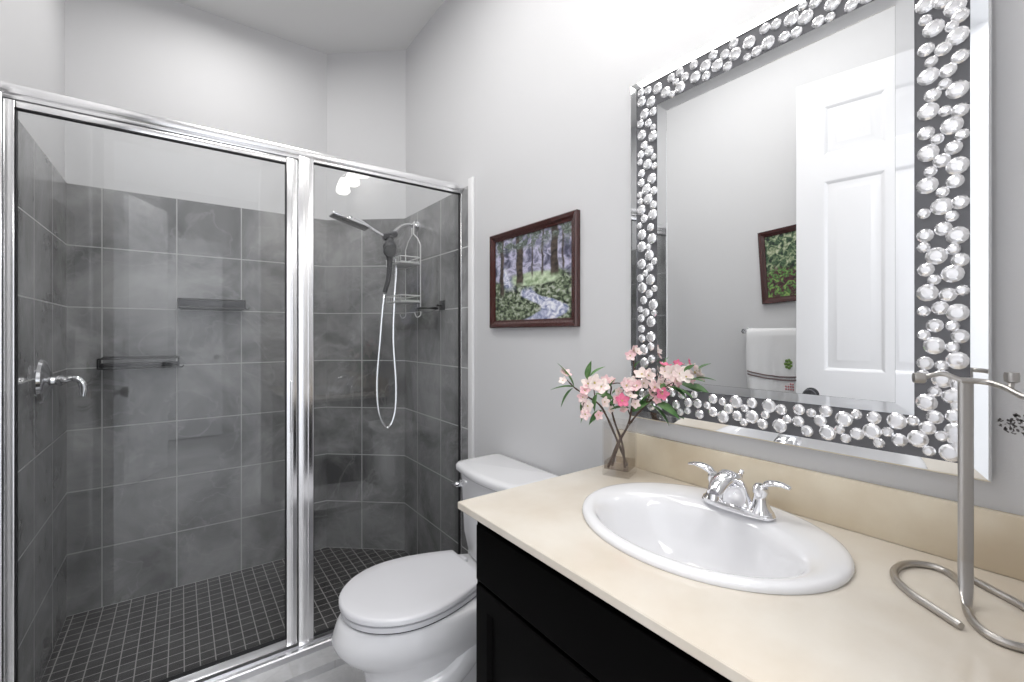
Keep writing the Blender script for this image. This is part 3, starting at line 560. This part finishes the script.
for y, z, s_ in allg[:100]:
    if s_ not in proto:
        h = MB(); r = GR[s_]; h.lathe([(r, 0.0), (r*1.0, 0.0026), (r*.80, 0.0050), (r*.55, 0.0064), (r*.52, 0.0062), (0.0, 0.0066)], (0, 0, 0), (-1, 0, 0), 12)
        o = h.build('gem', M['gem'], None, smooth=12); proto[s_] = o
    else: o = proto[s_].copy(); C.collection.objects.link(o)
    o.parent = mr; o.matrix_parent_inverse = Matrix.Translation(-Vector(mr.location)); o.location = (xm+0.001, y, z)
    o.rotation_euler = (rnd.uniform(0, 6.28), 0, 0)
h = MB()
for g in allg[100:]: gem_into(h, *g)
o = h.build('gem', M['gem'], mr, smooth=12); o['kind'] = 'stuff'; o['label'] = 'smaller crystal gems along the left and top border'
# ------------------------------------------------------------------ framed pictures
def picmat(name, kind):
    m, t, b = nt(name); N = t.nodes; L = t.links; b.inputs['Roughness'].default_value = 0.35
    uv = N.new('ShaderNodeUVMap'); sx = N.new('ShaderNodeSeparateXYZ'); L.new(uv.outputs[0], sx.inputs[0])
    def noise(sc, det=6, dist=0.0, off=0.0):
        mp = N.new('ShaderNodeMapping'); mp.inputs['Location'].default_value = (off, off*.7, 0); L.new(uv.outputs[0], mp.inputs[0])
        n = N.new('ShaderNodeTexNoise'); n.inputs['Scale'].default_value = sc; n.inputs['Detail'].default_value = det; n.inputs['Distortion'].default_value = dist; L.new(mp.outputs[0], n.inputs['Vector']); return n.outputs['Fac']
    def ramp(v, stops):
        r = N.new('ShaderNodeValToRGB'); e = r.color_ramp.elements
        e[0].position, e[0].color = stops[0][0], (*stops[0][1], 1); e[1].position, e[1].color = stops[-1][0], (*stops[-1][1], 1)
        for p, c in stops[1:-1]: k = e.new(p); k.color = (*c, 1)
        L.new(v, r.inputs['Fac']); return r.outputs['Color']
    def mth(op, a, c=None, clamp=False):
        n = N.new('ShaderNodeMath'); n.operation = op; n.use_clamp = clamp
        for i, v in enumerate((a, c)):
            if v is None: continue
            if isinstance(v, (int, float)): n.inputs[i].default_value = v
            else: L.new(v, n.inputs[i])
        return n.outputs[0]
    def mix(f, a, c):
        n = N.new('ShaderNodeMix'); n.data_type = 'RGBA'; L.new(f, n.inputs[0]); L.new(a, n.inputs[6]); L.new(c, n.inputs[7]); return n.outputs[2]
    U, V = sx.outputs[0], sx.outputs[1]
    def less(v, t_, soft=0.03):
        n = N.new('ShaderNodeMapRange'); n.inputs[1].default_value = -soft; n.inputs[2].default_value = soft; n.inputs[3].default_value = 1; n.inputs[4].default_value = 0
        L.new(mth('SUBTRACT', v, t_), n.inputs[0]); return n.outputs[0]
    wob = mth('MULTIPLY', mth('SUBTRACT', noise(5, 5, 0, 3.1), 0.5), 0.35)
    if kind == 'stream':
        sky = ramp(noise(9, 8, .8), [(0.34, (0.06, 0.06, 0.10)), (0.46, (0.24, 0.24, 0.34)), (0.56, (0.58, 0.56, 0.72)), (0.68, (0.20, 0.20, 0.26))])
        grass = ramp(noise(22, 8, .5, 1.3), [(0.36, (0.015, 0.02, 0.018)), (0.47, (0.09, 0.12, 0.07)), (0.56, (0.30, 0.36, 0.24)), (0.66, (0.52, 0.52, 0.50))])
        water = ramp(noise(12, 4, 1.5, 4.4), [(0.35, (0.16, 0.20, 0.36)), (0.50, (0.50, 0.52, 0.68)), (0.62, (0.88, 0.89, 0.95))])
        trunk = ramp(noise(20, 5), [(0.35, (0.02, 0.016, 0.014)), (0.6, (0.10, 0.075, 0.06))])
        col = mix(less(mth('ADD', V, wob), 0.50), sky, grass)
        # sunlit clearing
        lawn = ramp(noise(16, 4, 0, 8), [(0.35, (0.26, 0.36, 0.20)), (0.6, (0.60, 0.70, 0.50))])
        dd = mth('ADD', mth('POWER', mth('ABSOLUTE', mth('DIVIDE', mth('SUBTRACT', U, 0.55), 0.30)), 2), mth('POWER', mth('ABSOLUTE', mth('DIVIDE', mth('SUBTRACT', V, 0.47), 0.08)), 2))
        col = mix(less(mth('ADD', dd, mth('MULTIPLY', wob, 3)), 1.0, .3), col, lawn)
        # stream: centre line moves with height
        cl = mth('ADD', 0.62, mth('MULTIPLY', mth('SINE', mth('MULTIPLY', V, 14)), 0.17)); wd = mth('SUBTRACT', 0.20, mth('MULTIPLY', V, 0.30))
        st = mth('MULTIPLY', less(mth('ADD', mth('ABSOLUTE', mth('SUBTRACT', U, cl)), mth('MULTIPLY', wob, .5)), wd, .02), less(V, 0.36, .03)); col = mix(st, col, water)
        # falls at left
        fl = mth('MULTIPLY', less(mth('ABSOLUTE', mth('SUBTRACT', mth('ADD', U, mth('MULTIPLY', V, .45)), 0.39)), 0.065, .04), mth('MULTIPLY', less(V, 0.66, .04), mth('SUBTRACT', 1, less(V, 0.38, .04)))); col = mix(fl, col, water)
        for cx_, w_, b0 in ((0.36, 0.045, 0.42), (0.80, 0.040, 0.48), (0.10, 0.025, 0.30), (0.66, 0.012, 0.50), (0.53, 0.010, 0.5), (0.90, 0.012, 0.52)):
            flare = mth('MULTIPLY', mth('POWER', mth('SUBTRACT', 1.0, V, True), 4), 0.25)
            tm = mth('MULTIPLY', less(mth('ABSOLUTE', mth('SUBTRACT', mth('ADD', U, mth('MULTIPLY', wob, .16)), cx_)), mth('ADD', w_, mth('MULTIPLY', flare, w_*6)), .008), mth('SUBTRACT', 1, less(V, b0, .03))); col = mix(tm, col, trunk)
        can = ramp(noise(26, 8, 1.2, 9), [(0.3, (0.03, 0.04, 0.04)), (0.55, (0.16, 0.20, 0.16)), (0.7, (0.42, 0.42, 0.52))])
        cn = mth('MULTIPLY', mth('SUBTRACT', 1, less(mth('ADD', V, wob), 0.84, .06)), less(noise(12, 6, .5, 2), 0.52, .04)); col = mix(cn, col, can)
    else:
        col = ramp(noise(14, 9, .8), [(0.36, (0.01, 0.02, 0.02)), (0.47, (0.06, 0.12, 0.06)), (0.56, (0.28, 0.34, 0.20)), (0.68, (0.62, 0.64, 0.48))])
        low = ramp(noise(16, 6, .8, 5), [(0.34, (0.02, 0.02, 0.02)), (0.46, (0.12, 0.03, 0.05)), (0.54, (0.08, 0.24, 0.06)), (0.66, (0.36, 0.50, 0.16))])
        col = mix(less(mth('ADD', V, wob), 0.45, .05), col, low)
    L.new(col, b.inputs['Base Color']); return m
def picture(label, yc, zc, wy, hz, x_wall, side, kind, roll=0.0, fw=0.032, th=0.022):
    t = thing('framed_picture', (x_wall, yc, zc), label, 'picture'); t.rotation_euler = (roll, 0, 0)
    y0, y1, z0, z1 = -wy/2, wy/2, -hz/2, hz/2
    def rg(o, x): return [(x*side, y0+o, z0+o), (x*side, y1-o, z0+o), (x*side, y1-o, z1-o), (x*side, y0+o, z1-o)]
    h = MB(); h.rings([rg(0, .0008), rg(0, th-.004), rg(.004, th), rg(fw*.5, th-.002), rg(fw*.75, th-.008), rg(fw, th-.010), rg(fw, .004)], False, False)
    o = h.build('picture_frame', M['mahog'], smooth=0); o.parent = t
    h = MB(); a, b_ = (y0+fw-.001, y1-fw+.001); xx = side*.008
    pts = [(xx, a, z0+fw), (xx, b_, z0+fw), (xx, b_, z1-fw), (xx, a, z1-fw)]
    uv = [(1, 0), (0, 0), (0, 1), (1, 1)] if side < 0 else [(0, 0), (1, 0), (1, 1), (0, 1)]
    h.quad(pts, uv); xx = side*.002; pts2 = [(xx, p[1], p[2]) for p in pts]; h.quad(pts2[::-1], [(0, 0)]*4)
    for i in range(4):
        j = (i+1) % 4; h.quad([pts[i], pts2[i], pts2[j], pts[j]], [(0, 0)]*4)
    o = h.build('painted_print', picmat('print_'+kind, kind), smooth=0, keep=True); o.parent = t
    return t
picture('mahogany framed picture of a woodland stream, on the wall over the toilet', 1.385, 1.507, 0.540, 0.404, XR, -1, 'stream')
picture('mahogany framed leafy garden picture hung slightly crooked, seen in the mirror beside the open door', 1.00, 1.655, 0.40, 0.40, XL, 1, 'garden', roll=math.radians(-3.5))
# ------------------------------------------------------------------ towel bar and towel on the left wall
tb = thing('towel_bar', (XL, 0.95, 1.29), 'chrome towel bar on the left wall, seen in the vanity mirror', 'towel bar')
h = MB(); h.tube([(XL+0.065, 0.81, 1.295), (XL+0.065, 1.275, 1.295)], 0.008, 12); h.build('bar', M['chrome'], tb)
for y in (0.83, 1.262):
    h = MB(); h.lathe([(0.022, 0), (0.022, 0.006), (0.010, 0.012), (0.009, 0.05), (0.013, 0.056), (0.013, 0.074), (0.0, 0.076)], (XL, y, 1.295), (1, 0, 0), 18); h.build('bar_bracket', M['chrome'], tb)
rnd2 = random.Random(3)
def tower(y, s_):  # cloth fold offset
    return 0.010*math.sin(y*38+s_)+0.006*math.sin(y*83+2*s_)
def towel_grid(ya, yb, x_side):
    rows = []
    zs_f = [0.74+0.55*k/22 for k in range(23)]
    prof = [(XL+0.065+0.013+0.006, z) for z in zs_f]+[(XL+0.065+0.010, 1.303), (XL+0.065, 1.3075), (XL+0.065-0.010, 1.303)]+[(XL+0.065-0.016, z) for z in zs_f[::-1][:-6]]
    ny = 60
    for i in range(ny+1):
        y = ya+(yb-ya)*i/ny; r = []
        for j, (x, z) in enumerate(prof):
            drop = min(1, max(0, (1.29-z)/0.5)); sg = 1 if j < 24 else -0.2
            r.append((x+sg*(tower(y, 0.8)*drop*1.3+0.006*drop), y-0.012*drop*math.sin(z*9), z+0.006*math.sin(y*20)*(j < 23)*drop))
        rows.append(r)
    return rows
rows = towel_grid(0.885, 1.24, 1)
h = MB(); V = [[h.bm.verts.new(p) for p in r] for r in rows]
for a, c in zip(V, V[1:]):
    for k in range(len(a)-1): h.bm.faces.new((a[k], c[k], c[k+1], a[k+1]))
tw = h.build('hand_towel', M['towel'], smooth=80); tag(tw, 'white towel with dark braid and embroidery draped over the chrome bar on the left wall', 'towel')
md = tw.modifiers.new('thick', 'SOLIDIFY'); md.thickness = 0.007; md.offset = 0
def onto(y, z, dx=0.0055):
    drop = min(1, max(0, (1.29-z)/0.5)); return (XL+0.084+(tower(y, 0.8)*drop*1.3+0.006*drop)+dx, y-0.012*drop*math.sin(z*9), z)
for z0_, nm in ((1.06, 'braid_trim'), (0.955, 'braid_trim')):
    h = MB()
    for dz in (0, 0.016): h.tube([onto(0.89+0.34*k/50, z0_+dz-0.02*math.sin(k/50*PI)) for k in range(51)], 0.0035, 6)
    o = h.build(nm, M['braid'], tw); o['label'] = 'dark braid trim'
h = MB()
for k in range(7): a = 2*PI*k/7; p = onto(1.02+0.014*math.cos(a), 1.125+0.020*math.sin(a)); h.lathe([(0.008, 0), (0.006, 0.003), (0, 0.004)], p, (1, 0, 0), 8)
h.lathe([(0.010, 0), (0.006, 0.003), (0, 0.004)], onto(1.02, 1.125), (1, 0, 0), 8); o = h.build('embroidered_motif', M['emb'], tw); o['label'] = 'small green embroidered motif'
h = MB()
for k in range(10): p = onto(1.0+0.012*(k % 4), 0.995+0.014*(k//4)); h.lathe([(0.005, 0), (0.004, 0.003), (0, 0.004)], p, (1, 0, 0), 6)
o = h.build('embroidered_motif', M['redemb'], tw); o['label'] = 'small red embroidered motif'
# ------------------------------------------------------------------ wall decal
h = MB(); rd = random.Random(11)
for k in range(95):
    a = rd.uniform(0, 2*PI); q = math.sqrt(rd.uniform(0.01, 1))*1.0; y = 0.100+0.026*q*math.cos(a); z = 1.130+0.017*q*math.sin(a)
    l_ = rd.uniform(0.0012, 0.0030); w_ = l_*rd.uniform(.3, .7); th = rd.uniform(0, PI)
    h.rings([[(XR-dx, y+l_*math.cos(t)*math.cos(th)-w_*math.sin(t)*math.sin(th), z+l_*math.cos(t)*math.sin(th)+w_*math.sin(t)*math.cos(th)) for t in [2*PI*i/8 for i in range(8)]] for dx in (0.0001, 0.0006)])
o = h.build('wall_decal', M['fleck'], smooth=0); tag(o, 'small dark speckled floral transfer on the wall right of the mirror', 'wall decal')
# ------------------------------------------------------------------ vase and blossom branches
vs = thing('glass_vase', (1.015, 0.853, CT), 'clear square glass vase at the left end of the counter, holding the blossom branches', 'vase')
q = Matrix.Translation((1.010, 0.853, CT+0.0006)) @ Matrix.Rotation(math.radians(21.5), 4, 'Z')
def sq(r, z, n=1): 
    c_ = [(-r, -r), (r, -r), (r, r), (-r, r)]; return [q @ Vector((x, y, z)) for x, y in c_]
h = MB(); h.rings([sq(.037, 0), sq(.038, .002), sq(.038, .150), sq(.0345, .150), sq(.0345, .018)])
h.build('vase_body', M['vaseglass'], vs, smooth=0)
h = MB(); h.rings([sq(.034, .0185), sq(.034, .040)]); h.build('water', M['water'], vs, smooth=0)
VC = Vector((1.010, 0.853, CT))
def vp(u, v, off=0.0):
    """real point at the vase's own distance (plus off metres) seen along a measured direction"""
    r = (u-512)/FL; wz = (333.9-v)/FL; d = VC.x*SA+VC.y*CA+off; lim = 1.058/(SA+r*CA); d = min(d, lim+0.35*off)
    return Vector(((SA+r*CA)*d, (CA-r*SA)*d, 1.28+wz*d))
def blossom(p, size, mat, nrm, parent, rd):
    n_ = Vector(nrm).normalized(); h = MB()
    qq = Vector((0, 0, 1)).rotation_difference(n_).to_matrix().to_4x4(); a0 = rd.uniform(0, 6)
    for k in range(5):
        m = Matrix.Translation(p) @ qq @ Matrix.Rotation(a0+2*PI*k/5, 4, 'Z'); g = []
        for i in range(6):
            t = i/5; ww = size*0.42*math.sin(PI*(0.12+0.80*t)); rr_ = size*(0.10+0.90*t); zz = size*(0.10+0.38*t*t-0.10*t)
            g.append([m @ Vector((rr_, ww*s2, zz+abs(s2)*size*0.10)) for s2 in (-1, -.5, 0, .5, 1)])
        V = [[h.bm.verts.new(x) for x in r] for r in g]
        for A, B in zip(V, V[1:]):
            for j in range(4): h.bm.faces.new((A[j], A[j+1], B[j+1], B[j]))
    o = h.build('blossom', mat, parent, smooth=80); o.modifiers.new('t', 'SOLIDIFY').thickness = 0.0008
    h = MB(); h.lathe([(size*.16, 0), (size*.14, size*.18), (size*.03, size*.26)], p, n_, 8)
    c_ = h.build('stamen', M['stamen'], o); c_.matrix_parent_inverse = Matrix.Identity(4) if False else o.matrix_parent_inverse.copy()
    c_.matrix_parent_inverse = Matrix.Identity(4)
    return o
def leaf(p, d, L_, wd, parent, rd, bend=0.25):
    d = Vector(d).normalized(); up = Vector((0, 0, 1)); sd_ = d.cross(up)
    if sd_.length < .1: sd_ = Vector((1, 0, 0))
    sd_.normalize(); sd_ = (Matrix.Rotation(rd.uniform(-.7, .7), 3, d) @ sd_); nn = sd_.cross(d).normalized(); h = MB(); g = []
    for i in range(9):
        t = i/8; ww = wd*math.sin(PI*t**0.8)+0.0002; c_ = p+d*(L_*t)-nn*(bend*L_*t*t)
        g.append([c_-sd_*ww+nn*ww*.35, c_, c_+sd_*ww+nn*ww*.35])
    V = [[h.bm.verts.new(x) for x in r] for r in g]
    for A, B in zip(V, V[1:]):
        for j in range(2): h.bm.faces.new((A[j], A[j+1], B[j+1], B[j]))
    o = h.build('leaf', M['leaf'], parent, smooth=80); o.modifiers.new('t', 'SOLIDIFY').thickness = 0.0006; return o
camdir = -Vector((SA, CA, 0))
def local(x, y, z): return q @ Vector((x, y, z))
branches = [
 # label, path (pixels u,v, depth offset), twigs, blossoms (u,v,off,size,mat), leaves (u,v,off,dirpx,len,w)
 ('pink blossom branch leaning far left, with a leafy tip', 'b0',
  [(617, 440, 0.0), (602, 408, -.01), (588, 397, -.015), (575, 388, -.02), (567, 380, -.02)],
  [[(588, 397, -.015), (583, 405, -.02), (584, 413, -.02)], [(596, 402, -.01), (594, 390, -.02), (595, 383, -.02)]],
  [(565, 374, -.02, 9, 'pink'), (563, 381, -.03, 6, 'blush'), (594, 383, -.03, 12, 'blush'), (601, 387, -.03, 12, 'blush'), (588, 384, -.02, 10, 'blush'), (585, 391, -.03, 8, 'pink'), (583, 397, -.02, 8, 'pink'), (588, 406, -.02, 9, 'blush'), (585, 414, -.03, 8, 'pink'), (604, 402, -.03, 8, 'blush'), (598, 415, -.02, 7, 'pink')],
  [(574, 387, -.02, (-6, -16), 26, 5), (574, 387, -.02, (-14, -2), 22, 5), (573, 388, -.02, (-8, 8), 20, 4), (588, 380, -.02, (0, -12), 20, 5), (590, 376, -.02, (8, -8), 16, 3), (585, 396, 0, (-4, 9), 18, 5), (600, 396, 0, (6, 3), 18, 6), (606, 396, 0, (2, -8), 18, 6), (592, 404, 0, (-8, 8), 20, 6), (602, 410, -.01, (-10, 8), 18, 5), (610, 404, -.01, (10, -6), 20, 7), (597, 394, -.03, (-4, 12), 16, 5)]),
 ('pink blossom branch standing nearest the middle of the vase', 'b1',
  [(622, 443, 0), (614, 420, .01), (610, 400, .01), (611, 386, .01), (604, 379, .01)],
  [[(613, 406, .01), (620, 395, .0), (628, 385, .0)], [(611, 384, .01), (618, 383, 0), (623, 384, 0)]],
  [(606, 380, .0, 7, 'pink'), (612, 381, .0, 6, 'pink'), (618, 391, -.01, 6, 'blush'), (626, 386, -.02, 11, 'pink'), (632, 382, -.01, 8, 'blush'), (610, 409, 0, 6, 'blush')],
  [(614, 400, 0, (-8, -5), 18, 6), (612, 394, 0, (6, -6), 14, 5), (606, 411, 0, (-9, 4), 16, 4)]),
 ('pink blossom branch rising highest, in front of the mirror border', 'b2',
  [(618, 443, 0), (628, 425, 0), (632, 405, -.01), (634, 385, 0), (634, 368, 0), (633, 355, 0)],
  [[(630, 415, 0), (626, 405, -.02), (624, 400, -.02)], [(633, 392, 0), (640, 380, -.01), (645, 374, -.01)]],
  [(633, 350, 0, 8, 'pink'), (630, 356, -.01, 8, 'pink'), (637, 352, -.01, 7, 'blush'), (642, 375, -.02, 11, 'blush'), (648, 376, -.02, 10, 'blush'), (622, 401, -.04, 10, 'rose'), (630, 397, -.04, 10, 'blush'), (617, 400, -.03, 8, 'pink'), (624, 410, -.02, 6, 'pink'), (637, 386, -.02, 9, 'pink'), (644, 383, -.02, 8, 'blush'), (635, 404, -.03, 7, 'blush')],
  [(638, 397, -.01, (2, -13), 20, 8), (640, 404, -.01, (6, -8), 20, 7), (634, 368, 0, (3, -6), 10, 2), (630, 408, -.01, (-12, -2), 18, 6), (636, 392, -.01, (8, -10), 16, 5), (632, 412, -.01, (12, -10), 20, 7)]),
 ('pink blossom branch leaning right over the mirror corner', 'b3',
  [(620, 441, -.01), (631, 422, 0), (645, 406, .0), (658, 393, .0), (666, 378, .0)],
  [[(650, 401, 0), (660, 397, 0), (668, 392, 0)], [(660, 390, 0), (670, 384, 0), (680, 378, 0)], [(645, 406, 0), (650, 395, -.01), (655, 390, -.01)]],
  [(665, 366, -.01, 8, 'rose'), (677, 364, 0, 6, 'rose'), (672, 373, -.02, 12, 'blush'), (680, 374, -.02, 12, 'blush'), (686, 377, -.01, 9, 'blush'), (654, 388, -.02, 11, 'pink'), (651, 394, -.02, 8, 'pink'), (662, 394, -.03, 9, 'rose'), (665, 372, -.02, 8, 'blush'), (660, 384, -.03, 9, 'blush'), (676, 381, -.02, 8, 'pink'), (657, 400, -.02, 6, 'pink')],
  [(668, 386, -.01, (9, 3), 20, 8), (672, 388, -.01, (12, 2), 22, 7), (682, 380, 0, (10, -2), 20, 4), (684, 372, 0, (6, -6), 14, 3), (655, 402, 0, (14, 6), 26, 7), (650, 404, 0, (18, 12), 26, 7), (664, 383, -.02, (-2, 10), 14, 6)]),
]
PX = 1/355.0
for bi, (lab, base, path, twigs, bl, lv) in enumerate(branches):
    rd = random.Random(20+bi); base = {'b0': vp(627, 466, .012), 'b1': vp(625, 467, -.012), 'b2': vp(608, 466, -.008), 'b3': vp(612, 467, .012)}[base]; base.z = CT+0.021
    t = thing('blossom_branch', tuple(base), lab, 'flower branch', 'blossom branches in the glass vase')
    mid = [vp(*p) for p in path]
    h = MB(); pts = bez([base]+mid, 6); n = len(pts)
    h.tube(pts, [0.0036-0.0020*i/(n-1)+0.0004*math.sin(i*1.7) for i in range(n)], 8)
    for tg in twigs: pt = bez([vp(*p) for p in tg], 5); h.tube(pt, [0.0018-0.0008*i/len(pt) for i in range(len(pt))], 6)
    h.build('twig', M['twig'], t)
    for (u, v, off, sz, mt) in bl:
        nr = camdir+Vector((rd.uniform(-.7, .7), rd.uniform(-.7, .7), rd.uniform(-.1, .9)))
        blossom(vp(u, v, off), sz*PX*0.74, M[mt], nr, t, rd)
        # short calyx stalk joining the nearest stem point
    for (u, v, off, dr, ln, wd) in lv:
        a = vp(u, v, off); b2 = vp(u+dr[0], v+dr[1], off+rd.uniform(-.012, .004)); leaf(a, b2-a, ln*PX*1.1, wd*PX*.75, t, rd)
# ------------------------------------------------------------------ vanity light above the mirror (its glow and its reflection are in the photo)
vl = thing('vanity_light', (XR, 0.55, 2.51), 'chrome vanity light bar with glowing shades above the mirror, mirrored in the shower glass', 'wall lamp')
MB().box(XR-0.03, XR-0.0005, 0.24, 0.86, 2.47, 2.55, 0.006).build('back_plate', M['chrome'], vl)
for y in (0.32, 0.55, 0.78):
    MB().tube(bez([(XR-0.03, y, 2.51), (XR-0.09, y, 2.52), (XR-0.12, y, 2.49), (XR-0.12, y, 2.465)]), 0.008, 10).build('lamp_arm', M['chrome'], vl)
    h = MB(); h.lathe([(0.022, 0.0), (0.030, -0.02), (0.045, -0.06), (0.052, -0.10), (0.040, -0.115), (0.0, -0.12)], (XR-0.12, y, 2.465), (0, 0, 1), 24); h.build('lamp_shade', M['bulb'], vl)
